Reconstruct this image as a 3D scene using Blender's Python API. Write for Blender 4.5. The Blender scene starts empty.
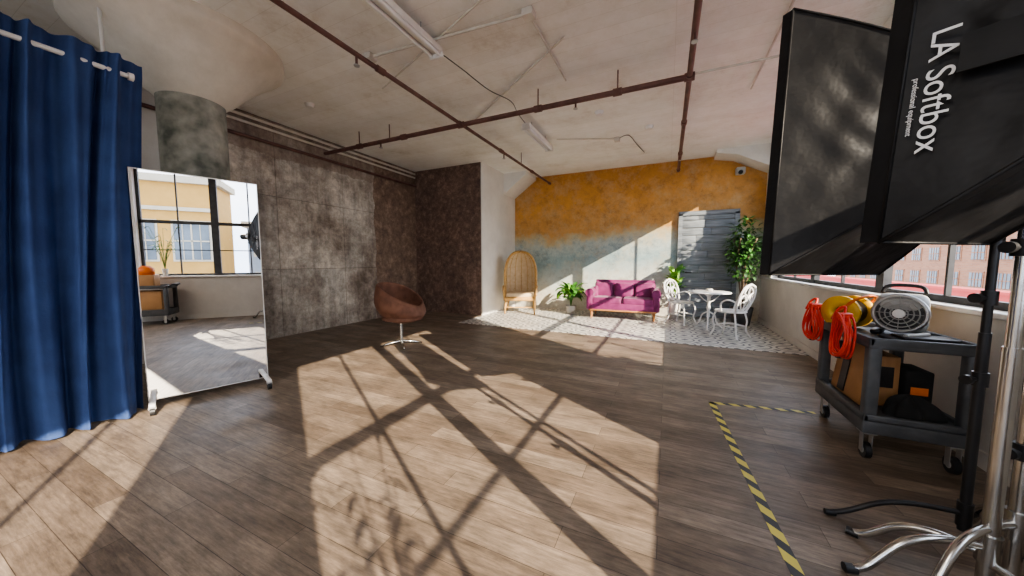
import bpy, bmesh, math, random
from mathutils import Vector, Matrix, Euler
random.seed(7)
PI=math.pi
scene=bpy.context.scene

# ------------------------------------------------------------------ materials
def new_mat(name):
    m=bpy.data.materials.new(name); m.use_nodes=True
    nt=m.node_tree; b=nt.nodes['Principled BSDF']
    return m,nt,b
def N(nt,t,**kw):
    n=nt.nodes.new(t)
    for k,v in kw.items(): setattr(n,k,v)
    return n
def col(c): return (c[0],c[1],c[2],1.0)
def pbr(name,c1,c2=None,scale=8,rough=.6,metal=0,bump=0,bscale=None,detail=5,stretch=None,coat=0):
    m,nt,b=new_mat(name)
    if c2 is None: c2=tuple(x*.85 for x in c1)
    tc=N(nt,'ShaderNodeTexCoord'); mp=N(nt,'ShaderNodeMapping')
    if stretch: mp.inputs['Scale'].default_value=stretch
    nt.links.new(tc.outputs['Object'],mp.inputs['Vector'])
    no=N(nt,'ShaderNodeTexNoise'); no.inputs['Scale'].default_value=scale; no.inputs['Detail'].default_value=detail
    nt.links.new(mp.outputs[0],no.inputs['Vector'])
    cr=N(nt,'ShaderNodeValToRGB'); cr.color_ramp.elements[0].position=.35; cr.color_ramp.elements[1].position=.65
    cr.color_ramp.elements[0].color=col(c1); cr.color_ramp.elements[1].color=col(c2)
    nt.links.new(no.outputs['Fac'],cr.inputs[0]); nt.links.new(cr.outputs[0],b.inputs['Base Color'])
    b.inputs['Roughness'].default_value=rough; b.inputs['Metallic'].default_value=metal
    b.inputs['Coat Weight'].default_value=coat
    if bump:
        n2=N(nt,'ShaderNodeTexNoise'); n2.inputs['Scale'].default_value=bscale or scale*3; n2.inputs['Detail'].default_value=4
        nt.links.new(mp.outputs[0],n2.inputs['Vector'])
        bp=N(nt,'ShaderNodeBump'); bp.inputs['Strength'].default_value=bump; bp.inputs['Distance'].default_value=.02
        nt.links.new(n2.outputs['Fac'],bp.inputs['Height']); nt.links.new(bp.outputs[0],b.inputs['Normal'])
    return m
def mix(nt,fac,a,b,mode='MIX'):
    n=N(nt,'ShaderNodeMix',data_type='RGBA',blend_type=mode)
    for idx,val in ((0,fac),(6,a),(7,b)):
        if hasattr(val,'is_linked') or hasattr(val,'links'): nt.links.new(val,n.inputs[idx])
        else: n.inputs[idx].default_value = val if idx==0 else col(val)
    return n.outputs[2]
def math_(nt,op,a,b=None,c=None):
    n=N(nt,'ShaderNodeMath',operation=op)
    for i,v in enumerate((a,b,c)):
        if v is None: continue
        if hasattr(v,'links'): nt.links.new(v,n.inputs[i])
        else: n.inputs[i].default_value=v
    return n.outputs[0]
def noise(nt,vec,scale,detail=6,rough=.6):
    n=N(nt,'ShaderNodeTexNoise'); n.inputs['Scale'].default_value=scale; n.inputs['Detail'].default_value=detail; n.inputs['Roughness'].default_value=rough
    nt.links.new(vec,n.inputs['Vector']); return n.outputs['Fac']
def ramp(nt,fac,stops):
    r=N(nt,'ShaderNodeValToRGB'); e=r.color_ramp.elements
    while len(e)<len(stops): e.new(.5)
    for el,(p,c) in zip(e,stops): el.position=p; el.color=col(c if isinstance(c,tuple) else (c,c,c))
    nt.links.new(fac,r.inputs[0]); return r.outputs[0]
def posn(nt): return N(nt,'ShaderNodeNewGeometry').outputs['Position']
def xyz(nt,v):
    s=N(nt,'ShaderNodeSeparateXYZ'); nt.links.new(v,s.inputs[0]); return s.outputs
def comb(nt,x,y,z=0):
    c=N(nt,'ShaderNodeCombineXYZ')
    for i,v in enumerate((x,y,z)):
        if hasattr(v,'links'): nt.links.new(v,c.inputs[i])
        else: c.inputs[i].default_value=v
    return c.outputs[0]
def brick(nt,vec,w,h,mortar,c1=(0,0,0),c2=(1,1,1),cm=(0,0,0),off=.5,smooth=.1):
    b=N(nt,'ShaderNodeTexBrick'); b.offset=off
    b.inputs['Scale'].default_value=1; b.inputs['Brick Width'].default_value=w; b.inputs['Row Height'].default_value=h
    b.inputs['Mortar Size'].default_value=mortar; b.inputs['Mortar Smooth'].default_value=smooth
    b.inputs['Color1'].default_value=col(c1); b.inputs['Color2'].default_value=col(c2); b.inputs['Mortar'].default_value=col(cm)
    nt.links.new(vec,b.inputs['Vector']); return b
def bump(nt,bs,h,strength=.3,dist=.02):
    bp=N(nt,'ShaderNodeBump'); bp.inputs['Strength'].default_value=strength; bp.inputs['Distance'].default_value=dist
    nt.links.new(h,bp.inputs['Height']); nt.links.new(bp.outputs[0],bs.inputs['Normal'])

def m_floor():
    m,nt,b=new_mat('wood_floor'); p=posn(nt)
    br=brick(nt,p,1.1,.13,.0014,(.140,.104,.077),(.238,.187,.143),(.055,.04,.03),off=.37)
    mp=N(nt,'ShaderNodeMapping'); mp.inputs['Scale'].default_value=(2.0,20,1); nt.links.new(p,mp.inputs['Vector'])
    g=noise(nt,mp.outputs[0],2.4,12,.78)
    gr=ramp(nt,g,[(.3,.42),(.5,.95),(.7,1.5)])
    c=mix(nt,1.0,br.outputs['Color'],gr,'MULTIPLY')
    mp2=N(nt,'ShaderNodeMapping'); mp2.inputs['Scale'].default_value=(.8,1.8,1); nt.links.new(p,mp2.inputs['Vector'])
    big=ramp(nt,noise(nt,mp2.outputs[0],2.2,12,.75),[(.34,.62),(.5,1.0),(.64,1.38)])
    c=mix(nt,1.0,c,big,'MULTIPLY')
    nt.links.new(c,b.inputs['Base Color'])
    r=ramp(nt,noise(nt,p,3,8),[(.3,.38),(.7,.55)]); nt.links.new(r,b.inputs['Roughness'])
    bump(nt,b,g,.15,.006); return m
def m_left():
    m,nt,b=new_mat('concrete_panel_wall'); p=posn(nt); x,y,z=xyz(nt,p)
    base=ramp(nt,noise(nt,p,1.1,14,.76),[(.36,(.16,.125,.10)),(.46,(.32,.275,.235)),(.54,(.46,.42,.37)),(.63,(.66,.62,.56))])
    fine=ramp(nt,noise(nt,p,7,14,.85),[(.36,.58),(.5,.97),(.62,1.22)])
    base=mix(nt,1.0,base,fine,'MULTIPLY')
    off=comb(nt,math_(nt,'ADD',y,.35),math_(nt,'ADD',z,.05),0)
    br=brick(nt,off,1.22,1.18,.006,(.80,.80,.80),(1.18,1.15,1.11),(.55,.53,.5),off=0)
    base=mix(nt,1.0,base,br.outputs['Color'],'MULTIPLY')
    dr=ramp(nt,noise(nt,comb(nt,math_(nt,'MULTIPLY',y,7),math_(nt,'MULTIPLY',z,.8),0),1,8,.7),[(.38,.75),(.55,1.06)])
    base=mix(nt,1.0,base,dr,'MULTIPLY')
    top=math_(nt,'GREATER_THAN',math_(nt,'ADD',z,math_(nt,'MULTIPLY',noise(nt,p,4,5),.2)),3.05)
    base=mix(nt,math_(nt,'MULTIPLY',top,.5),base,(.17,.11,.08))
    brown=ramp(nt,noise(nt,p,5,14,.85),[(.36,(.075,.047,.034)),(.5,(.18,.12,.088)),(.64,(.38,.28,.21))])
    wob=math_(nt,'ADD',y,math_(nt,'MULTIPLY',noise(nt,p,1.5,6),.3))
    f=math_(nt,'GREATER_THAN',wob,5.45)
    c=mix(nt,f,base,brown)
    white=ramp(nt,noise(nt,p,2,5),[(.3,(.5,.47,.42)),(.7,(.62,.6,.55))])
    c=mix(nt,math_(nt,'LESS_THAN',y,2.42),c,white)
    nt.links.new(c,b.inputs['Base Color']); b.inputs['Roughness'].default_value=.6
    bump(nt,b,noise(nt,p,14,10,.8),.4,.02); return m
def m_brown():
    m,nt,b=new_mat('brown_plaster'); p=posn(nt)
    c=ramp(nt,noise(nt,p,8,14,.9),[(.36,(.06,.035,.027)),(.5,(.165,.102,.078)),(.62,(.38,.27,.21))])
    c=mix(nt,1.0,c,ramp(nt,noise(nt,p,1.5,6),[(.35,.78),(.65,1.2)]),'MULTIPLY')
    nt.links.new(c,b.inputs['Base Color']); b.inputs['Roughness'].default_value=.5
    bump(nt,b,noise(nt,p,18,10,.85),.9,.03); return m
def m_white(name,a=(.66,.64,.60),c2=(.81,.79,.75)):
    m,nt,b=new_mat(name); p=posn(nt)
    c=ramp(nt,noise(nt,p,1.6,10,.7),[(.3,a),(.7,c2)])
    nt.links.new(c,b.inputs['Base Color']); b.inputs['Roughness'].default_value=.75
    bump(nt,b,noise(nt,p,14,6),.2,.01); return m
def m_ceiling():
    m,nt,b=new_mat('painted_concrete_ceiling'); p=posn(nt); x,y,z=xyz(nt,p)
    br=brick(nt,p,50.0,.19,.004,(.97,.97,.97),(1.02,1.02,1.02),(.84,.83,.80),off=0,smooth=1.0)
    st=ramp(nt,noise(nt,p,1.1,14,.8),[(.34,(.70,.66,.59)),(.44,(.82,.80,.75)),(.56,(.88,.87,.84)),(.68,(.91,.90,.88))])
    c=mix(nt,1.0,st,br.outputs['Color'],'MULTIPLY')
    sp_=ramp(nt,noise(nt,p,6,14,.9),[(.32,.55),(.38,1.0)])
    c=mix(nt,1.0,c,sp_,'MULTIPLY')
    nt.links.new(c,b.inputs['Base Color']); b.inputs['Roughness'].default_value=.85
    bump(nt,b,noise(nt,p,9,12,.85),.45,.025); return m
def m_mural():
    m,nt,b=new_mat('ochre_mural_wall'); p=posn(nt); x,y,z=xyz(nt,p)
    n1=noise(nt,p,1.1,10,.65); n2=noise(nt,p,4,14,.85)
    h=math_(nt,'ADD',z,math_(nt,'MULTIPLY',math_(nt,'SUBTRACT',n1,.5),1.3))
    h=math_(nt,'ADD',h,math_(nt,'MULTIPLY',math_(nt,'SUBTRACT',n2,.5),.7))
    h=math_(nt,'ADD',h,math_(nt,'MULTIPLY',x,-.04))
    h=math_(nt,'DIVIDE',h,3.5)
    c=ramp(nt,h,[(.0,(.60,.56,.47)),(.26,(.50,.54,.50)),(.40,(.24,.34,.36)),(.50,(.36,.42,.40)),(.555,(.44,.37,.23)),(.61,(.46,.245,.075)),(.8,(.54,.265,.065)),(.99,(.42,.19,.04))])
    fine=ramp(nt,n2,[(.36,.62),(.5,1.0),(.64,1.2)])
    c=mix(nt,1.0,c,fine,'MULTIPLY')
    wn=noise(nt,comb(nt,math_(nt,'ADD',x,7.3),z,2),2.3,12,.8)
    wf=ramp(nt,wn,[(.48,0),(.64,.42)])
    c=mix(nt,wf,c,(.52,.42,.27))
    nt.links.new(c,b.inputs['Base Color']); b.inputs['Roughness'].default_value=.65
    bump(nt,b,n2,.3,.01); return m
def m_tile():
    m,nt,b=new_mat('patterned_tile'); p=posn(nt); x,y,z=xyz(nt,p)
    S=.33
    fx=math_(nt,'ABSOLUTE',math_(nt,'SUBTRACT',math_(nt,'FRACT',math_(nt,'DIVIDE',math_(nt,'ADD',x,20),S)),.5))
    fy=math_(nt,'ABSOLUTE',math_(nt,'SUBTRACT',math_(nt,'FRACT',math_(nt,'DIVIDE',math_(nt,'ADD',y,20),S)),.5))
    r=math_(nt,'SQRT',math_(nt,'ADD',math_(nt,'MULTIPLY',fx,fx),math_(nt,'MULTIPLY',fy,fy)))
    d=math_(nt,'ADD',fx,fy)
    ring=math_(nt,'LESS_THAN',math_(nt,'ABSOLUTE',math_(nt,'SUBTRACT',r,.40)),.04)
    dia=math_(nt,'LESS_THAN',d,.2)
    cross=math_(nt,'GREATER_THAN',d,.84)
    f=math_(nt,'MAXIMUM',math_(nt,'MAXIMUM',ring,dia),cross)
    c=mix(nt,f,(.70,.68,.63),(.15,.155,.165))
    c=mix(nt,1.0,c,ramp(nt,noise(nt,p,3,6),[(.3,.88),(.7,1.05)]),'MULTIPLY')
    nt.links.new(c,b.inputs['Base Color']); b.inputs['Roughness'].default_value=.35; return m
def m_hazard():
    m,nt,b=new_mat('hazard_tape_print'); p=posn(nt); x,y,z=xyz(nt,p)
    f=math_(nt,'FRACT',math_(nt,'DIVIDE',math_(nt,'ADD',math_(nt,'ADD',x,y),20),.135))
    s=math_(nt,'GREATER_THAN',f,.52)
    c=mix(nt,s,(.60,.50,.09),(.03,.03,.03))
    nt.links.new(c,b.inputs['Base Color']); b.inputs['Roughness'].default_value=.45; return m
def m_brickwall(name,c1,c2,cm):
    m,nt,b=new_mat(name); p=posn(nt); x,y,z=xyz(nt,p)
    v=comb(nt,math_(nt,'ADD',x,y),z,0)
    br=brick(nt,v,.5,.16,.015,c1,c2,cm); nt.links.new(br.outputs['Color'],b.inputs['Base Color']); b.inputs['Roughness'].default_value=.85; return m

FLOOR=m_floor(); LEFTW=m_left(); BROWN=m_brown(); WHITE=m_white('white_wall_paint'); CEIL=m_ceiling(); MURAL=m_mural(); TILE=m_tile(); HAZ=m_hazard()
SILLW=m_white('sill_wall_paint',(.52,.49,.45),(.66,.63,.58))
CAPM=m_white('plastered_capital',(.54,.50,.43),(.74,.70,.63))
COLUMN=pbr('raw_concrete_column',(.10,.11,.095),(.36,.355,.31),scale=5,rough=.85,bump=.8,bscale=16,detail=14)
RUST=pbr('painted_pipe_brown',(.095,.04,.032),(.15,.07,.055),scale=8,rough=.5)
CONDUIT=pbr('white_conduit',(.66,.63,.57),(.54,.51,.46),rough=.5)
BLACK=pbr('black_metal',(.018,.018,.02),(.03,.03,.032),rough=.4,metal=.3)
FRAME=pbr('dark_window_steel',(.03,.03,.033),(.05,.05,.052),rough=.5)
FABRIC=pbr('black_nylon',(.006,.006,.007),(.012,.012,.013),scale=5,rough=.52,bump=.8,bscale=5)
FABRIC.node_tree.nodes['Principled BSDF'].inputs['Specular IOR Level'].default_value=.3
CURT=pbr('blue_curtain_fabric',(.020,.046,.145),(.033,.070,.195),scale=5,rough=.85,bump=.15,bscale=60)
MIRROR,nt_,b_=new_mat('mirror_glass'); b_.inputs['Metallic'].default_value=1; b_.inputs['Roughness'].default_value=.01
_n=N(nt_,'ShaderNodeTexNoise'); _n.inputs['Scale'].default_value=2; nt_.links.new(ramp(nt_,_n.outputs['Fac'],[(0,.86),(1,.9)]),b_.inputs['Base Color'])
WPL=pbr('white_enamel',(.8,.79,.77),(.72,.71,.69),rough=.35)
CHROME=pbr('chrome',(.6,.6,.58),(.5,.5,.5),rough=.22,metal=1)
BRUSH=pbr('brushed_silver',(.5,.5,.5),(.42,.42,.42),rough=.35,metal=.8)
PURPLE=pbr('magenta_velvet',(.145,.012,.080),(.225,.022,.125),scale=6,rough=.65,bump=.1)
PURPLE.node_tree.nodes['Principled BSDF'].inputs['Sheen Weight'].default_value=.2
WOOD=pbr('warm_wood',(.35,.15,.05),(.5,.24,.09),scale=4,rough=.4,stretch=(1,1,8))
GOLDW=pbr('golden_cane',(.44,.25,.075),(.58,.35,.13),scale=20,rough=.5,bump=.5,bscale=50)
CREAM=pbr('cream_upholstery',(.60,.46,.29),(.68,.54,.36),scale=12,rough=.8,bump=.3)
SUEDE=pbr('brown_suede',(.12,.052,.032),(.20,.095,.06),scale=7,rough=.8,bump=.1)
LEAF=pbr('green_leaf',(.035,.13,.02),(.09,.26,.045),scale=9,rough=.45)
LEAFY=pbr('bright_leaf',(.14,.33,.04),(.28,.48,.08),scale=9,rough=.45)
DLEAF=pbr('dark_leaf',(.02,.06,.015),(.05,.12,.03),scale=9,rough=.45)
POT=pbr('ceramic_pot',(.6,.57,.52),(.5,.48,.44),rough=.5)
DPOT=pbr('dark_pot',(.05,.05,.05),(.09,.085,.08),rough=.6)
SOIL=pbr('soil',(.04,.025,.015),(.07,.045,.03),scale=30,rough=1)
BARK=pbr('bark',(.12,.08,.05),(.2,.14,.09),scale=14,rough=.9)
GREYW=pbr('grey_weathered_planks',(.13,.15,.17),(.26,.285,.305),scale=3,rough=.7,stretch=(1,1,10),bump=.3)
CARTP=pbr('black_cart_plastic',(.06,.063,.068),(.09,.094,.10),scale=10,rough=.5)
PLY=pbr('plywood',(.36,.18,.07),(.48,.26,.11),scale=3,rough=.6,stretch=(8,1,1))
RED=pbr('red_cable',(.65,.035,.02),(.75,.06,.03),rough=.4)
YEL=pbr('yellow_plastic',(.75,.42,.02),(.8,.5,.03),rough=.4)
ORANGE=pbr('orange_plastic',(.8,.2,.02),(.7,.15,.02),rough=.4)
GREYP=pbr('grey_plastic',(.42,.42,.4),(.5,.5,.47),rough=.45)
CLOTH=pbr('black_cloth',(.01,.01,.01),(.025,.025,.025),rough=.95)
PRINT=pbr('white_print',(.75,.75,.75),(.7,.7,.7),rough=.6)
DIFF=pbr('diffuser_cloth',(.8,.8,.8),(.75,.75,.75),rough=.9)
GLASSD=pbr('dark_pane',(.06,.08,.10),(.14,.17,.2),scale=.5,rough=.15)
YB=m_white('yellow_stucco',(.42,.24,.055),(.50,.29,.075)); GB=m_white('grey_stucco',(.20,.24,.29),(.28,.32,.37))
RB=m_brickwall('red_brick',(.28,.115,.055),(.37,.165,.085),(.26,.19,.15))
REDP=m_white('red_parapet_paint',(.36,.03,.025),(.44,.055,.04)); ROAD=m_white('asphalt',(.14,.14,.14),(.2,.2,.2))
CREAMT=m_white('cream_trim',(.42,.37,.28),(.50,.44,.34))

# ------------------------------------------------------------------ builder
class B:
    def __init__(s): s.v=[];s.f=[];s.m=[];s.s=[];s.mats=[]
    def mi(s,mat):
        if mat not in s.mats: s.mats.append(mat)
        return s.mats.index(mat)
    def add(s,vs,fs,mat,smooth=False,M=None):
        o=len(s.v); k=s.mi(mat)
        for v in vs: s.v.append(tuple(M@Vector(v)) if M is not None else tuple(v))
        for f in fs: s.f.append([i+o for i in f]); s.m.append(k); s.s.append(smooth)
    def box(s,c,size,mat,rot=(0,0,0),bev=0,seg=2,smooth=None):
        bm=bmesh.new(); bmesh.ops.create_cube(bm,size=1)
        bmesh.ops.scale(bm,vec=size,verts=bm.verts)
        if bev>0: bmesh.ops.bevel(bm,geom=bm.edges[:],offset=bev,segments=seg,profile=.5,affect='EDGES')
        bm.verts.index_update()
        M=Matrix.Translation(c)@Euler(rot).to_matrix().to_4x4()
        s.add([v.co[:] for v in bm.verts],[[v.index for v in f.verts] for f in bm.faces],mat,bev>0 if smooth is None else smooth,M)
        bm.free()
    def bb(s,a,b,mat,bev=0):
        s.box([(a[i]+b[i])/2 for i in range(3)],[abs(b[i]-a[i]) for i in range(3)],mat,bev=bev)
    def cyl(s,p0,p1,r0,mat,r1=None,n=16,caps=True):
        r1=r0 if r1 is None else r1
        p0=Vector(p0);p1=Vector(p1);d=(p1-p0).normalized()
        u=d.orthogonal().normalized(); w=d.cross(u)
        vs=[];fs=[]
        for p,r in((p0,r0),(p1,r1)):
            for i in range(n):
                a=2*PI*i/n; vs.append(p+(u*math.cos(a)+w*math.sin(a))*r)
        for i in range(n): j=(i+1)%n; fs.append([i,j,n+j,n+i])
        s.add(vs,fs,mat,True)
        if caps: s.add(vs,[list(range(n))[::-1],list(range(n,2*n))],mat,False)
    def tube(s,pts,r,mat,n=8,closed=False,caps=True):
        pts=[Vector(p) for p in pts]; k=len(pts)
        rs=r if isinstance(r,(list,tuple)) else [r]*k
        vs=[];fs=[];u=None
        for i,p in enumerate(pts):
            a=pts[(i-1)%k] if (i>0 or closed) else p; b=pts[(i+1)%k] if (i<k-1 or closed) else p
            d=(b-a).normalized() if (b-a).length>1e-9 else Vector((0,0,1))
            if u is None: u=d.orthogonal().normalized()
            else:
                u=u-d*u.dot(d); u=u.normalized() if u.length>1e-6 else d.orthogonal().normalized()
            w=d.cross(u)
            for j in range(n):
                t=2*PI*j/n; vs.append(p+(u*math.cos(t)+w*math.sin(t))*rs[i])
        for i in range(k if closed else k-1):
            for j in range(n):
                a=i*n+j;b=i*n+(j+1)%n;c=((i+1)%k)*n+(j+1)%n;d=((i+1)%k)*n+j; fs.append([a,b,c,d])
        if not closed and caps: fs.append(list(range(n))[::-1]); fs.append([(k-1)*n+j for j in range(n)])
        s.add(vs,fs,mat,True)
    def lathe(s,prof,c,mat,n=32,a0=0,a1=2*PI):
        c=Vector(c);vs=[];fs=[];full=abs(a1-a0-2*PI)<1e-6
        m=n if full else n+1
        for r,z in prof:
            for i in range(m):
                a=a0+(a1-a0)*i/n; vs.append(c+Vector((r*math.cos(a),r*math.sin(a),z)))
        for k in range(len(prof)-1):
            for i in range(n):
                j=(i+1)%m; fs.append([k*m+i,k*m+j,(k+1)*m+j,(k+1)*m+i])
        s.add(vs,fs,mat,True)
    def grid(s,fn,nu,nv,mat,closeu=False,smooth=True):
        vs=[];fs=[]
        for i in range(nu+1):
            for j in range(nv+1): vs.append(fn(i/nu,j/nv))
        for i in range(nu):
            for j in range(nv):
                a=i*(nv+1)+j; fs.append([a,a+1,a+nv+2,a+nv+1])
        s.add(vs,fs,mat,smooth)
    def leaf(s,base,az,el,L,W,mat,droop=.5,k=6):
        base=Vector(base);vs=[];fs=[];p=base.copy();e=el
        side=Vector((-math.sin(az),math.cos(az),0))
        for i in range(k+1):
            t=i/k; w=W*math.sin(PI*min(1,t*.92+.06))**.8*.5
            if i==k: w=.001
            up=Vector((-math.sin(e)*math.cos(az),-math.sin(e)*math.sin(az),math.cos(e)))
            vs+= [p-side*w+up*w*.3,p,p+side*w+up*w*.3]
            d=Vector((math.cos(e)*math.cos(az),math.cos(e)*math.sin(az),math.sin(e)))
            p=p+d*(L/k); e-=droop/k*1.6
        for i in range(k):
            a=i*3; fs+= [[a,a+1,a+4,a+3],[a+1,a+2,a+5,a+4]]
        s.add(vs,fs,mat,True)
    def obj(s,name,loc=(0,0,0),rz=0,parent=None,weld=False):
        me=bpy.data.meshes.new(name); me.from_pydata(s.v,[],s.f)
        for mt in s.mats: me.materials.append(mt)
        me.polygons.foreach_set('material_index',s.m); me.polygons.foreach_set('use_smooth',s.s); me.update()
        bm=bmesh.new(); bm.from_mesh(me); bmesh.ops.recalc_face_normals(bm,faces=bm.faces); bm.to_mesh(me); bm.free()
        o=bpy.data.objects.new(name,me); scene.collection.objects.link(o)
        o.location=loc; o.rotation_euler=(0,0,rz)
        if parent: o.parent=parent
        return o
def sp(pts,k=6,closed=False):
    P=[Vector(p) for p in pts]; n=len(P); out=[]
    rng=range(n) if closed else range(n-1)
    for i in rng:
        if closed: a,b,c,d=P[(i-1)%n],P[i],P[(i+1)%n],P[(i+2)%n]
        else: a,b,c,d=P[max(i-1,0)],P[i],P[i+1],P[min(i+2,n-1)]
        for j in range(k):
            t=j/k; out.append(.5*((2*b)+(c-a)*t+(2*a-5*b+4*c-d)*t*t+(3*b-a-3*c+d)*t**3))
    if not closed: out.append(P[-1])
    return out

# ------------------------------------------------------------------ room
XR=1.78; XL=-5.8; YB_=8.4; YR=-6; H=3.5; XA=-3.86; YC=6.6; SILL=.95; TOP=3.25; T=.2
b=B(); b.bb((XL-.2,YR-.2,-.15),(XR+T,YB_+.2,0),FLOOR); b.obj('floor')
b=B(); b.bb((XA,5.6,0),(XR,YB_,.006),TILE); b.obj('floor_tile')
b=B(); b.bb((XL-.2,YR-.2,H),(XR+T,YB_+.2,H+.2),CEIL); b.obj('ceiling')
b=B(); b.bb((XL-.2,YR-.2,0),(XL,YC,H),LEFTW); b.obj('wall_left')
b=B(); b.bb((XL-.2,YC,0),(XA-.03,YB_+.2,H),BROWN); b.obj('wall_corner')
b=B(); b.bb((XA-.03,YC-.002,0),(XA,YB_,H),WHITE); b.obj('wall_alcove')
b=B(); b.bb((XA-.03,YB_,0),(XR+T,YB_+.2,H),MURAL); b.obj('wall_back')
# right wall
b=B()
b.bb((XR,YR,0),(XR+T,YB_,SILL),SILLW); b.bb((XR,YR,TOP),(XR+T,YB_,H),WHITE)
openings=[(-5.2,-1.93),(-1.10,1.36),(2.8,7.7)]
ys=[YR]+[v for o in openings for v in o]+[YB_]
for i in range(0,len(ys),2): b.bb((XR,ys[i],SILL),(XR+T,ys[i+1],TOP),WHITE)
b.obj('wall_right')
b=B(); b.bb((XR-.05,YR,SILL-.03),(XR+.02,YB_,SILL+.005),WPL,bev=.008); b.obj('trim_sill')
# window frames
for k,(y0,y1) in enumerate(openings):
    b=B(); xf=XR+.13
    def bar(a,c,z0,z1,w=.03): b.bb((xf-w/2,a,z0),(xf+w/2,c,z1),FRAME)
    bar(y0,y0+.05,SILL,TOP,.05);bar(y1-.05,y1,SILL,TOP,.05);bar(y0,y1,SILL,SILL+.05,.05);bar(y0,y1,TOP-.05,TOP,.05)
    n=max(1,round((y1-y0)/1.2)); st=(y1-y0)/n
    if k==2: n=3; st=(y1-y0)/n
    for i in range(1,n): bar(y0+i*st-.065,y0+i*st+.065,SILL,TOP,.06)
    for i in range(n): bar(y0+(i+.5)*st-.012,y0+(i+.5)*st+.012,SILL,TOP)
    bar(y0,y1,2.07,2.14,.05); bar(y0,y1,1.5,1.52)
    b.obj('window_%d'%(k+1))
# unseen rear wall; its windows are added to let in fill light
b=B()
b.bb((XL,YR-.2,0),(XR,YR,SILL),WHITE); b.bb((XL,YR-.2,TOP),(XR,YR,H),WHITE)
for a,c in((XL,-5.2),(-2.3,-1.7),(1.3,XR)): b.bb((a,YR-.2,SILL),(c,YR,TOP),WHITE)
b.obj('wall_rear')
b=B()
for a,c in((-5.2,-2.3),(-1.7,1.3)):
    for i in range(5):
        x=a+(c-a)*i/4; b.bb((x-.03,YR-.15,SILL),(x+.03,YR-.1,TOP),FRAME)
    for z in(SILL+.02,1.5,2.1,2.7,TOP-.02): b.bb((a,YR-.14,z-.02),(c,YR-.11,z+.02),FRAME)
b.obj('window_4')
# haunches
def prism(b,pts,x0,x1,mat,axis):
    vs=[];n=len(pts)
    for e in(x0,x1):
        for p,q in pts: vs.append((e,p,q) if axis=='x' else (p,e,q))
    b.add(vs,[list(range(n)),list(range(n,2*n))[::-1]]+[[i,(i+1)%n,n+(i+1)%n,n+i] for i in range(n)],mat)
b=B(); prism(b,[(XA,2.98),(XA,H),(XA+.62,H),(XA+.62,H-.08),(XA+.36,H-.26)],7.7,YB_-.001,WHITE,'y')
b.obj('trim_haunch_left')
b=B()
prism(b,[(XR,3.05),(XR,H),(XR-.95,H),(XR-.95,H-.07),(XR-.6,H-.14),(XR-.3,H-.30)],7.9,YB_-.001,WHITE,'y')
b.obj('trim_haunch_right')
# column with mushroom cap
b=B(); CX,CY=-4.56,1.82
b.lathe([(.27,0),(.27,2.96)],(CX,CY,0),COLUMN,48)
b.lathe([(.272,2.90),(.30,2.93),(.37,2.99),(.46,3.09),(.57,3.20),(.68,3.30),(.77,3.37),(.81,3.40),(.82,3.42),(.82,3.5)],(CX,CY,0),CAPM,64)
b.obj('concrete_column')
# door
b=B(); dx0,dx1,dz=.2,1.34,2.27; YD=YB_-.003
z=0.02;i=0
while z<dz-.02:
    h=min(.165,dz-z); sx=dx0+.35+.4*((i*37)%10)/10
    for a,c in((dx0+.07,sx),(sx+.004,dx1-.07)):
        b.box(((a+c)/2,YD-.045+.006*((i*7)%3),z+h/2),(c-a,.04,h-.008),GREYW,bev=.004)
    z+=h;i+=1
for a,c in((dx0,dx0+.08),(dx1-.08,dx1)): b.bb((a,YD-.08,0.007),(c,YD,dz+.04),GREYW)
b.bb((dx0,YD-.08,dz),(dx1,YD,dz+.09),GREYW)
b.cyl((dx0+.18,YD-.06,1.02),(dx0+.18,YD-.13,1.02),.02,BLACK); b.box((dx0+.23,YD-.13,1.02),(.13,.02,.025),BLACK,bev=.005)
b.obj('door_1')
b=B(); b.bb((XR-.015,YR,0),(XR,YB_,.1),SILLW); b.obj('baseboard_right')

# ceiling pipes
def fit(b,p,ax,r,mat): 
    p=Vector(p);a=Vector(ax)*.05; b.cyl(p-a,p+a,r,mat)
b=B(); ZP=3.25
b.cyl((XL,4.2,ZP),(.16,4.2,ZP),.032,RUST); b.cyl((.15,-5.9,ZP),(.15,8.3,ZP),.028,RUST); b.cyl((-2.8,-5.9,ZP+.01),(-2.8,8.2,ZP+.01),.024,RUST)
for x in(-4.9,-3.9,-2.8,-1.6,-.6,.15): fit(b,(x,4.2,ZP),(1,0,0),.043,RUST)
for y in(-.5,1.2,2.7,4.2,5.5,7.0,8.2):
    fit(b,(.15,y,ZP),(0,1,0),.038,RUST); fit(b,(-2.8,y,ZP+.01),(0,1,0),.034,RUST)
for x,y in((-4.9,4.2),(-1.6,4.2),(-.6,4.2),(.15,2.7),(.15,6.2),(-2.8,1.2),(-2.8,6.4),(-4.2,4.2)):
    b.cyl((x,y,ZP),(x,y,H-.002),.008,RUST,n=8)
for x,y in((-4.4,4.2),(-1.1,4.2),(.15,3.4),(.15,7.1),(-2.8,5.6),(-2.8,2.4)):
    b.cyl((x,y,ZP),(x,y,ZP-.09),.012,RUST,n=8); b.cyl((x,y,ZP-.09),(x,y,ZP-.1),.028,BRUSH,n=12)
b.obj('sprinkler_pipe')
b=B()
b.cyl((-3.0,2.75,H-.03),(-1.2,2.9,H-.03),.014,CONDUIT,n=8)
b.cyl((-3.0,4.75,H-.02),(-1.0,3.35,H-.02),.010,CONDUIT,n=8)
b.cyl((-3.4,3.3,H-.02),(-1.25,2.5,H-.02),.009,CONDUIT,n=8)
b.cyl((-1.2,2.9,H-.03),(-1.2,4.1,H-.03),.010,CONDUIT,n=8)
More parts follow.
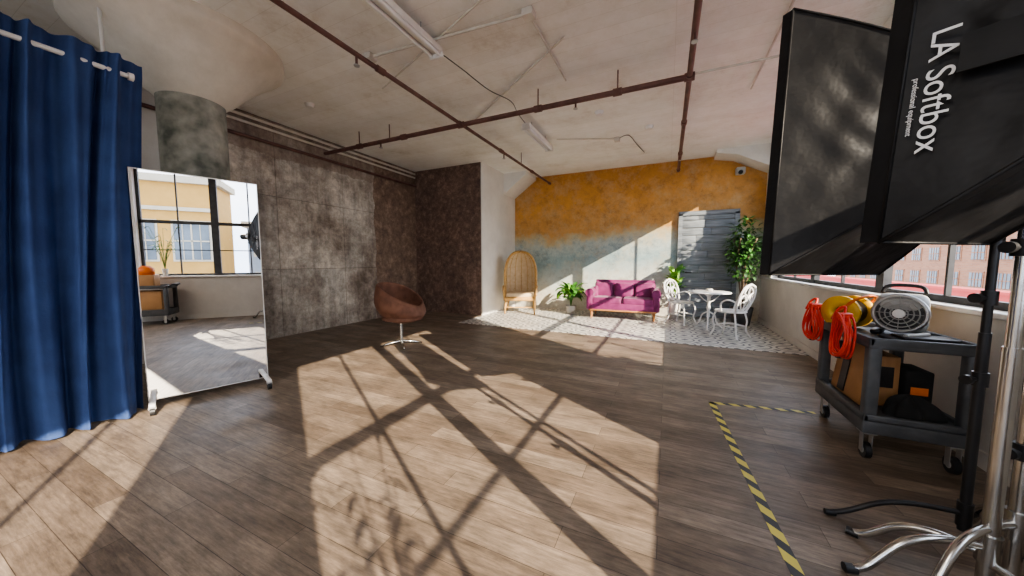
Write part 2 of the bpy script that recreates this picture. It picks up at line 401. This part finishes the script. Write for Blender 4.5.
b.box((-1.2,2.9,H-.035),(.1,.1,.06),CONDUIT); b.box((-3.0,2.75,H-.035),(.1,.1,.06),CONDUIT)
b.cyl((-1.9,5.95,H-.02),(-.9,6.4,H-.02),.010,CONDUIT,n=8); b.box((-.9,6.4,H-.035),(.09,.09,.06),CONDUIT)
b.tube(sp([(-.9,6.4,H-.03),(-.7,6.3,H-.02),(-.6,6.8,H-.03),(-.5,7.4,H-.02)],5),.006,BLACK,n=6)
b.cyl((.9,-5.8,H-.03),(.9,5.3,H-.03),.012,CONDUIT,n=8)
b.obj('electrical_tubing')
b=B(); b.cyl((.2,4.2,ZP+.02),(1.75,4.2,ZP+.02),.012,CONDUIT,n=8); b.obj('electrical_tubing')
b=B()
for z,dx in((3.42,.05),(3.33,.05)): b.cyl((XL+dx,-5.9,z),(XL+dx,YC-.05,z),.02,CAPM,n=10)
b.obj('wall_tubing')
b=B(); b.cyl((XL+.07,-5.9,3.12),(XL+.07,YC-.05,3.12),.026,RUST,n=10); b.obj('heating_pipe')
def fluoro(x,y0,y1,nm,z=3.36,on=False):
    b=B(); b.box((x,(y0+y1)/2,z),(.13,y1-y0,.06),WPL,bev=.01)
    for dx in(-.045,.045): b.cyl((x+dx,y0+.04,z-.05),(x+dx,y1-.04,z-.05),.016,DIFF,n=10)
    for y in(y0+.02,y1-.02): b.box((x,y,z-.045),(.15,.035,.05),WPL,bev=.005)
    for y in(y0+.25,y1-.25): b.cyl((x,y,z),(x,y,H-.002),.006,BRUSH,n=6)
    o=b.obj(nm)
    return o
fluoro(-2.17,1.45,2.85,'added_fill_fixture'); fluoro(-2.05,4.85,6.0,'added_fill_fixture')
b=B(); b.tube(sp([(-2.15,2.88,3.36),(-2.05,3.1,3.3),(-2.0,3.6,3.30),(-1.9,4.0,3.32),(-1.98,4.4,3.34),(-2.05,4.83,3.38)],6),.005,BLACK,n=6)
b.obj('power_cable')
b=B()
for x,y in((-.35,6.1),(-4.7,3.2),(-1.0,5.2)): b.cyl((x,y,H-.001),(x,y,H-.05),.07,WPL,.05)
b.obj('smoke_detector')
b=B(); b.box((1.30,8.3,3.12),(.16,.16,.14),GREYP,bev=.02); b.cyl((1.30,8.22,3.09),(1.28,8.14,3.06),.04,BLACK); b.obj('security_camera')

# ------------------------------------------------------------------ curtain
b=B()
def cf(u,v):
    y=-1.6+2.70*u + .20*max(0,u-.5)*2*(1-v)**1.5; z=.02+2.86*(1-v)
    ph=u*2*PI*16; amp=.045+.035*v
    pin=1-math.exp(-((v-.045)/.02)**2)*.6
    x=-4.0+amp*pin*math.sin(ph+.6*math.sin(u*23))+.02*math.sin(ph*2.3+v*2)+.12*v*(.5+.5*math.sin(u*9))
    return (x,y+.025*math.sin(ph*.5+v*3),z)
b.grid(cf,420,30,CURT); b.obj('blue_curtain')
b=B(); b.cyl((-4.0,-2.2,2.75),(-4.0,1.2,2.75),.018,WPL); b.cyl((-4.0,1.2,2.75),(-4.0,1.23,2.75),.03,WPL)
for y in(-1.9,1.16): b.tube([(-4.0,y,2.75),(-4.25,y,2.75),(-4.3,y,2.8),(-4.3,y,3.498)],.012,WPL)
b.obj('curtain_rod')
# ------------------------------------------------------------------ mirror
b=B(); W=.84; Hm=1.96
b.box((0,0,.06+Hm/2),(W,.025,Hm),WPL,bev=.004)
b.add([(-W/2+.008,-.0135,.07),(W/2-.008,-.0135,.07),(W/2-.008,-.0135,.05+Hm),(-W/2+.008,-.0135,.05+Hm)],[[0,1,2,3]],MIRROR)
for x in(-W/2+.03,W/2-.03):
    b.box((x,0,.085),(.04,.5,.03),WPL,bev=.008)
    b.cyl((x,.02,.09),(x,.02,.6),.012,WPL)
    for y in(-.23,.23):
        b.cyl((x-.015,y,.035),(x+.015,y,.035),.035,BLACK); b.box((x,y,.065),(.045,.04,.02),BRUSH)
b.obj('standing_mirror',(-3.85,1.545,0),math.atan2(.79,.27))
# ------------------------------------------------------------------ swivel chair
b=B()
def shell(u,v):
    th=u*2*PI; s=v
    rim=.55+.34*((1+math.cos(th))/2)**.7
    r=(.40+.03*math.cos(th*2))*(math.sin(s*PI/2)**.75)
    r*= (1-.14*max(0,s-.7)/.3)
    z=.34+(rim-.34)*(1-math.cos(s*PI/2))**.9
    return (-r*math.cos(th)*.95,r*math.sin(th),z)
b.grid(shell,48,14,SUEDE)
def shell2(u,v):
    x,y,z=shell(u,v); k=.88; return (x*k,y*k,.05+z*.985)
b.grid(shell2,48,14,SUEDE)
def rimf(u,v):
    a=Vector(shell(u,1)); c=Vector(shell2(u,1)); m=(a+c)/2; d=(a-c)/2
    t=PI*v; return m+d*math.cos(t)+Vector((0,0,.035*math.sin(t)))
b.grid(rimf,48,6,SUEDE)
b.lathe([(0,.47),(.2,.475),(.28,.455),(.3,.43),(.28,.4)],(.04,0,0),SUEDE,32)
b.cyl((0,0,.05),(0,0,.37),.025,CHROME)
b.lathe([(.0,.37),(.11,.365),(.1,.345),(.03,.33)],(0,0,0),CHROME,24)
for i in range(4):
    a=PI/4+i*PI/2; b.tube([(0,0,.07),(.15*math.cos(a),.15*math.sin(a),.05),(.3*math.cos(a),.3*math.sin(a),.015)],[.025,.018,.013],CHROME)
b.obj('swivel_armchair',(-3.58,3.70,0),.1)
# ------------------------------------------------------------------ sofa
b=B(); Ws=1.52
b.box((0,.0,.27),(Ws-.1,.72,.18),PURPLE,bev=.03,seg=3)
for x in(-.32,.32): b.box((x,-.05,.40),(.62,.62,.15),PURPLE,bev=.05,seg=4)
b.box((0,.30,.55),(Ws-.2,.16,.48),PURPLE,rot=(-.12,0,0),bev=.06,seg=4)
for x in(-.44,0,.44): b.box((x,.2,.60),(.42,.16,.34),PURPLE,rot=(-.18,0,0),bev=.06,seg=4)
b.cyl((-Ws/2+.12,.34,.79),(Ws/2-.12,.34,.79),.05,PURPLE)
for s in(-1,1):
    x=s*(Ws/2-.08)
    b.box((x,-.0,.38),(.14,.72,.36),PURPLE,bev=.03,seg=3)
    b.cyl((x,-.38,.58),(x,.36,.58),.09,PURPLE,n=20)
    for y in(-.3,.3): b.cyl((s*(Ws/2-.12),y,0.006),(s*(Ws/2-.12),y,.19),.018,WOOD,.035)
for x in(-.62,.62): b.box((x*.98,.15,.55),(.1,.3,.3),PURPLE,bev=.04)
b.box((0,-.35,.2),(Ws-.14,.03,.035),WOOD,bev=.008)
b.obj('purple_loveseat',(-.87,7.68,0.0),.04)
# ------------------------------------------------------------------ canopy chair
b=B()
def hood(k):
    def f(u,v):
        th=-1.75+3.5*u+PI/2
        z=.42+ (.55*v/.5 if v<.5 else .55+.56*math.sin((v-.5)/.5*PI/2))
        r=.40 if v<.5 else .40*max(.02,math.cos((v-.5)/.5*PI/2))**.8
        return (r*k*math.cos(th),r*k*math.sin(th)*.9,z if k==1 else .42+(z-.42)*.97)
    return f
b.grid(hood(1),40,24,GOLDW); b.grid(hood(.92),40,24,CREAM)
for e in(0,1):
    b.tube([Vector(hood(.96)(e,j/24)) for j in range(25)],.028,GOLDW)
for k in range(1,9): b.tube([Vector(hood(1.01)(k/9,j/24)) for j in range(25)],.009,GOLDW,n=6)
for zz in(.1,.3,.5,.65,.8): b.tube([Vector(hood(1.01)(j/30,zz)) for j in range(31)],.01,GOLDW,n=6)
for k in range(1,8): b.tube([Vector(hood(.905)(k/8,j/24)) for j in range(25)],.006,GOLDW,n=6)
for i in range(7):
    for j in range(5):
        p=Vector(hood(.9)((i+.5)/7,.15+.15*j)); b.lathe([(0,.012),(.015,.0),(0,-.012)],p,GOLDW,8)
b.box((0,-.02,.38),(.76,.72,.09),GOLDW,bev=.02); b.box((0,-.04,.46),(.66,.62,.12),CREAM,bev=.045,seg=4)
for s in(-1,1):
    b.tube(sp([(s*.38,-.08,.66),(s*.4,-.25,.67),(s*.38,-.36,.6),(s*.36,-.36,.42)],5),.022,GOLDW)
    for y in(-.32,.3): b.tube([(s*.33,y,.36),(s*.34,y*1.02,.2),(s*.35,y*1.08,.02)],[.03,.024,.016],GOLDW)
b.box((0,-.33,.18),(.64,.02,.025),GOLDW)
b.obj('canopy_chair',(-3.24,7.38,0.0),.35)
# ------------------------------------------------------------------ white garden chairs & table
def garden_chair(nm,loc,rz):
    b=B()
    b.lathe([(0,.45),(.2,.452),(.215,.44),(.2,.43),(0,.43)],(0,0,0),WPL,28)
    b.tube([(.215*math.cos(a),.215*math.sin(a),.44) for a in [2*PI*i/28 for i in range(28)]],.014,WPL,closed=True)
    for sx in(-1,1):
        b.tube(sp([(sx*.15,-.15,.43),(sx*.18,-.18,.3),(sx*.15,-.17,.15),(sx*.2,-.21,.015)],5),.014,WPL)
        b.tube(sp([(sx*.15,.14,.43),(sx*.17,.17,.28),(sx*.15,.17,.14),(sx*.2,.22,.015)],5),.014,WPL)
        b.tube(sp([(sx*.15,.15,.44),(sx*.2,.2,.58),(sx*.21,.24,.72),(sx*.15,.27,.84),(0,.285,.89)],6),.019,WPL)
        b.tube(sp([(sx*.03,.17,.47),(sx*.11,.2,.55),(sx*.16,.22,.66),(sx*.09,.24,.72),(sx*.05,.24,.64),(sx*.09,.22,.6)],5),.012,WPL)
        b.tube(sp([(0,.26,.86),(sx*.08,.26,.82),(sx*.12,.255,.75),(sx*.05,.25,.72),(0,.24,.66)],5),.012,WPL)
        b.tube(sp([(sx*.2,.2,.6),(sx*.24,.08,.64),(sx*.23,-.03,.58),(sx*.19,-.05,.45)],5),.012,WPL)
        b.tube([(sx*.16,-.17,.2),(sx*.15,.17,.2)],.008,WPL)
    b.tube(sp([(0,.16,.45),(0,.2,.55),(0,.24,.68),(0,.275,.88)],4),.012,WPL)
    b.tube(sp([(-.15,.15,.2),(0,0,.24),(.15,-.17,.2)],5),.008,WPL)
    b.obj(nm,loc,rz)
garden_chair('white_garden_chair',(.97,6.40,.006),-2.2)
garden_chair('white_garden_chair',(.28,7.38,.006),.95)
b=B()
b.lathe([(0,.70),(.32,.70),(.34,.69),(.33,.675),(0,.675)],(0,0,0),WPL,40)
b.tube([(.34*math.cos(a),.34*math.sin(a),.685) for a in [2*PI*i/40 for i in range(40)]],.014,WPL,closed=True)
b.lathe([(.0,.67),(.09,.66),(.03,.6),(.022,.45),(.04,.4),(.022,.34),(.03,.22),(.0,.2)],(0,0,0),WPL,16)
for i in range(3):
    a=i*2*PI/3+.4; c,s_=math.cos(a),math.sin(a)
    b.tube(sp([(.02*c,.02*s_,.32),(.12*c,.12*s_,.25),(.16*c,.16*s_,.12),(.27*c,.27*s_,.015)],5),.014,WPL)
    b.tube(sp([(.02*c,.02*s_,.5),(.12*c,.12*s_,.56),(.22*c,.22*s_,.66)],5),.010,WPL)
b.obj('white_bistro_table',(.72,7.05,.006))
b=B(); b.lathe([(0,0),(.05,0),(.06,.03),(.05,.05),(.045,.05)],(0,0,0),POT,16); b.obj('small_bowl',(.72,7.05,.709))
# ------------------------------------------------------------------ plants
def pot(b,r,h,mat,z=0):
    b.lathe([(0,z),(r*.75,z),(r,z+h),(r*.92,z+h),(r*.9,z+h-.03)],(0,0,0),mat,28); b.lathe([(0,z+h-.03),(r*.92,z+h-.03)],(0,0,0),SOIL,28)
def bush(nm,loc,h0,n,L,W,mats,pr,ph,pm,el=(.5,1.3),sq=1):
    b=B(); pot(b,pr,ph,pm)
    for i in range(n):
        az=random.uniform(0,2*PI); e=random.uniform(*el); l=L*random.uniform(.7,1.1)
        st=random.uniform(.3,1)*h0; q=(math.cos(az)*st*.3*sq,math.sin(az)*st*.3*sq,ph+st)
        b.tube([(0,0,ph-.03),(q[0]*.4,q[1]*.4,ph+st*.6),q],.006,mats[0],n=5)
        b.leaf(q,az,e,l,W*random.uniform(.8,1.1),random.choice(mats),droop=random.uniform(.4,1.2))
    b.obj(nm,loc)
bush('potted_fern',(-2.07,7.74,.006),.42,60,.36,.12,[LEAF,LEAFY,LEAF],.13,.20,POT,(.2,1.4))
bush('potted_monstera',(.17,8.02,.006),.66,34,.26,.14,[LEAFY,LEAF],.13,.38,POT,(.7,1.4),.4)
b=B(); pot(b,.2,.35,DPOT)
for k in range(4):
    a=k*1.6; b.tube(sp([(0,0,.3),(.05*math.cos(a),.05*math.sin(a),.8),(.12*math.cos(a),.12*math.sin(a),1.2),(.2*math.cos(a+1),.2*math.sin(a+1),1.7)],5),.014,BARK)
for i in range(760):
    a=random.uniform(0,2*PI); z=random.gauss(1.45,.27); z=min(max(z,.85),2.08); r=random.uniform(.03,.30)*math.sqrt(max(.1,1-((z-1.45)/.72)**2))
    b.leaf((r*math.cos(a),r*math.sin(a),z),a+random.uniform(-.8,.8),random.uniform(-.7,.9),.12,.055,random.choice([DLEAF,LEAF,DLEAF]),k=3)
b.obj('ficus_tree',(1.36,7.82,.006))
b=B(); pot(b,.05,.15,POT)
for i in range(30):
    az=random.uniform(0,2*PI); st=random.uniform(.3,.9); q=(math.cos(az)*st*.05,math.sin(az)*st*.3,.15+st)
    b.tube([(0,0,.12),(q[0]*.3,q[1]*.3,.1+st*.6),q],.003,LEAF,n=5); b.leaf(q,PI/2 if math.sin(az)>0 else -PI/2,random.uniform(-.8,1.2),.09,.05,LEAF,k=4)
b.obj('added_sill_plant',(1.81,-.72,SILL+.006))  # plant added on the sill to cast the leafy shadow on the floor
# ------------------------------------------------------------------ utility cart
def cart(nm,loc,full=True):
    b=B(); w,l=.48,.74
    b.box((0,0,.23),(w,l,.10),CARTP,bev=.012); b.box((0,0,.735),(w,l,.035),CARTP,bev=.01)
    for z in(.28,.76):
        for s in(-1,1):
            b.box((s*(w/2-.014),0,z),(.028,l,.05),CARTP,bev=.008); b.box((0,s*(l/2-.014),z),(w,.028,.05),CARTP,bev=.008)
    for sx in(-1,1):
        for sy in(-1,1):
            b.box((sx*(w/2-.035),sy*(l/2-.035),.48),(.065,.065,.52),CARTP,bev=.014)
            x,y=sx*(w/2-.05),sy*(l/2-.07)
            b.cyl((x-.015,y,.05),(x+.015,y,.05),.05,BLACK,n=20); b.cyl((x-.018,y,.05),(x+.018,y,.05),.022,GREYP,n=14)
            for d in(-.022,.022): b.box((x+d,y,.10),(.004,.04,.12),BRUSH)
            b.box((x,y,.172),(.07,.08,.012),BRUSH)
    for s in(-1,1): b.tube([(s*.18,l/2,.75),(s*.18,l/2+.05,.80)],.015,CARTP)
    b.tube([(-.18,l/2+.05,.80),(.18,l/2+.05,.80)],.018,CARTP)
    return b.obj(nm,loc)
CXc,CYc=1.38,3.10
cart('utility_cart',(CXc,CYc,0))
CY2=-.85
cart('utility_cart',(1.38,CY2,0))
TT=.755
b=B(); b.box((0,0,.20),(.03,.42,.40),PLY,rot=(0,.12,0),bev=.003); b.box((.10,0.02,.17),(.14,.36,.34),PLY,bev=.004)
b.box((-.018,.05,.2),(.01,.09,.36),BLACK,rot=(0,.12,0)); b.box((.10,-.162,.2),(.08,.006,.14),BLACK); b.obj('wooden_box',(1.24,3.16,.284))
b=B(); b.box((0,0,.13),(.13,.22,.26),CLOTH,bev=.01); b.box((0,-.112,.13),(.08,.004,.05),ORANGE); b.obj('equipment_case',(1.50,3.10,.284))
def blob(nm,loc,sx,sy,sz,mat,seed):
    b=B(); rnd=random.Random(seed); ph=[rnd.uniform(0,6) for _ in range(6)]
    def f(u,v):
        a=u*2*PI; t=v*PI/2
        k=1+.14*math.sin(3*a+ph[0])+.1*math.sin(5*a+ph[1]+v*4)+.07*math.sin(9*a+ph[2])
        return (sx*k*math.cos(t)*math.cos(a),sy*k*math.cos(t)*math.sin(a),sz*(math.sin(t)**.8)*(1+.15*math.sin(4*a+ph[3])))
    b.grid(f,48,14,mat); b.lathe([(0,0),(min(sx,sy)*.9,0)],(0,0,0),mat,12); return b.obj(nm,loc)
blob('black_cloth_bag',(1.41,2.87,.284),.13,.07,.12,CLOTH,3)
b=B(); b.box((0,0,.012),(.3,.2,.02),CLOTH,bev=.006); b.box((.02,0,.03),(.24,.14,.016),BLACK,bev=.006); b.cyl((-.08,-.04,.04),(.06,.05,.045),.012,GREYP); b.obj('black_folder',(1.42,2.87,TT))
def fan(nm,loc,rz):
    b=B()
    b.box((0,.04,.15),(.24,.13,.26),GREYP,rot=(.25,0,0),bev=.05,seg=4)
    for r in(.115,.09,.065,.04,.02): b.tube([(r*math.cos(a),-.045,.15+r*math.sin(a)) for a in [2*PI*i/28 for i in range(28)]],.004,GREYP,closed=True,n=6)
    b.tube([(.12*math.cos(a),-.035,.15+.12*math.sin(a)) for a in [2*PI*i/28 for i in range(28)]],.014,BRUSH,closed=True)
    b.cyl((0,-.02,.15),(0,-.034,.15),.115,BLACK,n=28); b.cyl((0,-.03,.15),(0,-.055,.15),.03,BRUSH)
    for i in range(12):
        a=i*PI/6; b.tube([(.02*math.cos(a),-.047,.15+.02*math.sin(a)),(.118*math.cos(a),-.047,.15+.118*math.sin(a))],.0025,GREYP,n=5)
    b.tube(sp([(-.1,.07,.28),(-.07,.08,.33),(.07,.08,.33),(.1,.07,.28)],5),.012,BLACK)
    for x in(-.1,.1): b.box((x,.02,.012),(.05,.16,.024),BLACK,bev=.006)
    b.obj(nm,loc,rz)
fan('portable_fan',(1.44,3.12,TT),-.55)
b=B()
for s in(-.07,.07): b.lathe([(.04,-.014),(.12,-.014),(.12,.014),(.04,.014),(.04,-.014)],(0,0,s),YEL,28)
b.lathe([(.045,-.07),(.09,-.07),(.09,.07),(.045,.07)],(0,0,0),BLACK,28)
b.tube(sp([(.0,.0,-.09),(.1,.1,-.1),(.13,.13,0),(.1,.1,.1),(0,0,.09)],6),.01,ORANGE)
o=b.obj('cable_reel'); o.rotation_euler=(PI/2,0,-.9); o.location=(1.25,3.33,TT+.121)
def coil(nm,loc,rx,rz_,rz):
    b=B()
    for k in range(9):
        a0=random.uniform(0,6); pts=[]
        for i in range(30):
            t=2*PI*i/30; sxx=rx*(1+.16*math.sin(k*1.7)); szz=rz_*(1+.12*math.cos(k*2.3))
            pts.append((sxx*math.sin(t)*(1-.35*math.cos(t)), -.008*k+.036+.01*math.sin(t*2+a0), szz*math.cos(t)-.01*k%.03))
        b.tube(pts,.007,RED,n=6,closed=True)
    b.box((0,0,rz_*.95),(.035,.09,.04),RED,bev=.01)
    b.tube(sp([(0,0,rz_),(.02,-.02,rz_+.05),(.05,.0,rz_+.03),(.07,.02,rz_-.04)],5),.008,RED,n=6)
    b.cyl((.05,-.03,-rz_*.4),(.06,-.03,-rz_*1.35),.014,BLACK,.018)
    b.obj(nm,loc,rz)
coil('red_extension_cord',(1.085,3.40,.78),.05,.125,PI/2+.3)
coil('red_extension_cord',(1.075,2.90,.77),.055,.13,PI/2+.3)
b=B(); b.box((0,0,.12),(.26,.3,.24),PLY,bev=.01); b.lathe([(0,.24),(.12,.24),(.12,.36),(.06,.42),(0,.42)],(0,0,0),ORANGE,20); b.obj('orange_work_light',(1.38,CY2,TT))
b=B(); b.box((0,0,.2),(.3,.5,.38),PLY,bev=.01); b.obj('wooden_box',(1.38,CY2,.285))
# ------------------------------------------------------------------ softboxes
def softbox(nm,Bp,wv,hv,depth,text=False):
    Bp=Vector(Bp);wv=Vector(wv);hv=Vector(hv); n=wv.cross(hv).normalized()
    c=Bp+wv/2+hv/2
    if n.dot(Vector((-.7,.7,0)))<0: n=-n
    ap=c-n*depth
    root=bpy.data.objects.new(nm,None); scene.collection.objects.link(root); root.location=ap
    b=B(); F=[Bp,Bp+wv,Bp+wv+hv,Bp+hv]
    uw=wv.normalized();uh=hv.normalized(); rr=.08
    R=[ap-uw*rr-uh*rr,ap+uw*rr-uh*rr,ap+uw*rr+uh*rr,ap-uw*rr+uh*rr]
    for i in range(4):
        j=(i+1)%4
        def f(u,v,i=i,j=j):
            a=R[i].lerp(R[j],u); d=F[i].lerp(F[j],u); p=a.lerp(d,v)
            out=(p-(ap.lerp(c,v))); bulge=math.sin(PI*v)*.05*depth
            e=math.sin(PI*u)*math.sin(PI*v)
            sag=-e*.04+e*(.009*math.sin(u*15+v*11+2*math.sin(v*5))+.007*math.sin(u*9-v*19+i)+.005*math.sin((u+v)*31))
            return p+out.normalized()*(bulge+sag)
        b.grid(f,40,40,FABRIC)
        def g(u,v,i=i,j=j): return F[i].lerp(F[j],u)+n*(.04*v)
        b.grid(g,4,2,FABRIC)
        b.tube([R[i].lerp(F[i],t/12)+((R[i].lerp(F[i],t/12))-(ap.lerp(c,t/12))).normalized()*(math.sin(PI*t/12)*.05*depth) for t in range(13)],.005,FABRIC)
        b.tube([F[i],F[j]],.004,FABRIC)
    b.add([p+n*.01 for p in F],[[0,1,2,3]],DIFF)
    b.v=[tuple(Vector(v)-ap) for v in b.v]
    b.obj('fabric_shell',parent=root)
    b=B(); b.cyl(-n*.02,n*.03,.11,BRUSH,n=28); b.cyl(-n*.22,-n*.02,.06,BLACK,n=24); b.box((0,0,-.09),(.05,.05,.1),BLACK,bev=.01)
    b.obj('lamp_head',parent=root)
    if text:
        pn=((F[0]-F[3]).cross(R[0]-F[0])).normalized()
        if pn.dot(-((F[0]+F[3])/2))<0: pn=-pn
        down=(F[0]-F[3]).normalized()
        upl=pn.cross(down).normalized()
        mat=Matrix((down,upl,pn)).transposed().to_4x4()
        for s,size,(tv,tu) in(('LA Softbox',.060,(.13,.675)),('professional equipment',.014,(.055,.69))):
            cu=bpy.data.curves.new('print','FONT'); cu.body=s; cu.size=size; cu.align_x='CENTER'; cu.align_y='CENTER'; cu.extrude=.0008
            cu.materials.append(PRINT)
            to=bpy.data.objects.new('label_print',cu); scene.collection.objects.link(to)
            e=F[3].lerp(F[0],tu); r=R[3].lerp(R[0],tu); p=e.lerp(r,tv)
            to.parent=root; mm=mat.copy(); mm.translation=p-ap+pn*.014; to.matrix_basis=mm
        b=B(); e=F[3].lerp(F[0],.63); r=R[3].lerp(R[0],.63); p=e.lerp(r,.33)-ap+pn*.02
        q=[p+down*a+upl*c_ for a,c_ in((-.04,-.06),(.04,-.06),(.04,.06),(-.04,.06))]
        b.add(q+[x+pn*.006 for x in q],[[0,1,2,3],[4,5,6,7],[0,1,5,4],[1,2,6,5],[2,3,7,6],[3,0,4,7]],CLOTH); b.obj('velcro_patch',parent=root)
    return ap,n
ap1,n1=softbox('softbox',(.40,1.76,1.195),(.6,.61,-.01),(.05,.10,1.13),.5)
ap2,n2=softbox('softbox',(.485,1.16,1.30),(.33,.25,0),(.055,.02,.99),.42,text=True)
def stand(nm,x,y,top,ends,mat,r=.016,hub=.22,aim=None,knobs=(.9,1.3)):
    b=B()
    b.cyl((x,y,.06),(x,y,min(top,.95)),r*1.25,mat); b.cyl((x,y,.9),(x,y,top),r,mat)
    for z in knobs:
        if z<top: b.cyl((x,y,z-.03),(x,y,z+.03),r*1.7,BLACK); b.cyl((x,y,z),(x-.05,y-.03,z),.008,BLACK); b.cyl((x-.05,y-.03,z-.0),(x-.065,y-.04,z),.02,BLACK)
    b.cyl((x,y,hub-.06),(x,y,hub+.05),r*1.7,mat)
    for k,(ex,ey) in enumerate(ends):
        d=Vector((ex-x,ey-y,0)); L=d.length; d=d/L; h=hub-.03*k
        b.tube(sp([Vector((x,y,h)),Vector((x,y,h))+d*L*.35,Vector((x,y,h*.8))+d*L*.6,Vector((x,y,.04))+d*L*.85,Vector((x,y,.015))+d*L],6),r*.85,mat,n=12)
        e=Vector((x,y,.016))+d*L; b.cyl(e-d*.03,e+d*.01,r*1.0,BLACK)
    if aim is not None: b.tube([(x,y,top),tuple(aim)],.012,BLACK)
    b.obj(nm,(0,0,0))
stand('chrome_c_stand',1.11,1.78,1.62,[(.70,1.70),(.80,1.95),(1.25,1.38)],CHROME,.018,.2,aim=ap1-n1*.1+Vector((0,0,-.12)),knobs=(1.3,))
stand('chrome_c_stand',1.22,1.86,1.15,[(.82,1.58),(1.52,1.62),(1.35,2.3)],CHROME,.018,.27,knobs=(.55,))
stand('light_stand',1.23,2.10,2.3,[(.76,2.06),(1.5,2.35),(1.5,1.75)],BLACK,.014,.14,knobs=(.75,1.1,1.35,1.5))
stand('chrome_c_stand',1.06,1.14,1.6,[(.72,1.44),(1.3,.85),(1.4,1.35)],CHROME,.019,.2,aim=ap2-n2*.1+Vector((0,0,-.12)))
# hazard tape
b=B()
def strip(p,q,w=.05):
    p=Vector(p+(0,));q=Vector(q+(0,)); d=(q-p).normalized(); s=Vector((-d.y,d.x,0))*w/2; zz=Vector((0,0,.002))
    b.add([p-s+zz,q-s+zz,q+s+zz,p+s+zz],[[0,1,2,3]],HAZ)
strip((.40,3.34),(.56,.9)); strip((.38,3.32),(1.15,3.46),.045); b.obj('hazard_tape')
# ------------------------------------------------------------------ outside
def building(nm,x0,x1,y0,y1,z0,z1,mat,dy,dz_,ww,wh,trim,sides=('x',),topm=1.2,band=None):
    b=B(); b.bb((x0,y0,z0),(x1,y1,z1),mat); b.bb((x0-.3,y0-.3,z1-.35),(x1,y1+.3,z1+.1),trim)
    if band: b.bb((x0-.15,y0,band-.12),(x0,y1,band+.12),trim)
    z=z1-topm-wh
    while z>z0:
        if 'x' in sides:
            y=y0+dy*.5
            while y<y1-ww/2:
                b.bb((x0-.06,y-ww/2-.12,z-.12),(x0+.02,y+ww/2+.12,z+wh+.12),trim); b.bb((x0-.1,y-ww/2,z),(x0,y+ww/2,z+wh),GLASSD)
                b.bb((x0-.13,y-.04,z),(x0,y+.04,z+wh),trim); b.bb((x0-.13,y-ww/2,z+wh*.5-.04),(x0,y+ww/2,z+wh*.5+.04),trim)
                b.bb((x0-.13,y-ww/4-.02,z),(x0,y-ww/4+.02,z+wh),trim); b.bb((x0-.13,y+ww/4-.02,z),(x0,y+ww/4+.02,z+wh),trim)
                y+=dy
        if 'y' in sides:
            x=x0+dy*.5
            while x<x1-ww/2:
                b.bb((x-ww/2,y0-.1,z),(x+ww/2,y0,z+wh),GLASSD); b.bb((x-.04,y0-.13,z),(x+.04,y0,z+wh),trim)
                x+=dy
        z-=dz_
    b.obj(nm)
building('yellow_building',22,25.5,-23.9,-5.0,-12,6.8,YB,2.7,3.7,1.8,2.5,CREAMT,topm=2.9,band=4.75)
building('grey_building',26,36,-4.2,6,-12,4.4,GB,2.6,2.9,1.6,1.4,CREAMT)
building('brick_building',28,50,42,80,-12,9.5,RB,3.0,2.7,1.5,1.4,RB,('x','y'))
b=B(); b.bb((8,6,-12),(8.4,40,.42),REDP); b.bb((8.4,6,-12),(20,40,-.6),ROAD); b.bb((7.95,6,.38),(8.5,40,.46),REDP); b.obj('red_parapet_building')
b=B(); b.bb((2.2,-80,-12.2),(120,120,-12),ROAD); b.obj('street_ground')

# ------------------------------------------------------------------ light
sd=Vector((-.863,.504,-.47))
l=bpy.data.lights.new('sun','SUN'); l.energy=17.0; l.angle=.007; l.color=(1.0,.865,.68)
o=bpy.data.objects.new('sun',l); scene.collection.objects.link(o); o.rotation_euler=sd.to_track_quat('-Z','Y').to_euler(); o.location=(10,-6,8)
# added fill lights in made-up ceiling fixtures, unseen behind the camera
for i,(x,y) in enumerate(((-3.9,-2.2),(-1.4,-1.6),(-1.4,-3.8))):
    fo=fluoro(x,y-.7,y+.7,'added_fill_fixture')
    l=bpy.data.lights.new('added_fill_light','AREA'); l.shape='RECTANGLE'; l.size=.14; l.size_y=1.3; l.energy=45; l.color=(1,.93,.84)
    o=bpy.data.objects.new('added_fill_light',l); scene.collection.objects.link(o); o.parent=fo; o.location=(x,y,3.28)
w=bpy.data.worlds.new('sky'); scene.world=w; w.use_nodes=True; nt=w.node_tree; bg=nt.nodes['Background']
tc=N(nt,'ShaderNodeTexCoord'); nf=noise(nt,tc.outputs['Generated'],3.5,8,.6)
c=ramp(nt,nf,[(.38,(.52,.67,.92)),(.62,(.96,.96,.99))]); nt.links.new(c,bg.inputs['Color']); bg.inputs['Strength'].default_value=5.2
scene.view_settings.look='AgX - Medium High Contrast'
# camera
cd=bpy.data.cameras.new('camera'); cd.sensor_width=36; cd.lens=11.57; cd.clip_start=.02; cd.clip_end=500
co=bpy.data.objects.new('camera',cd); scene.collection.objects.link(co); co.location=(0,0,1.25)
co.rotation_euler=(math.radians(90-4.52),0,math.radians(25.2)); scene.camera=co
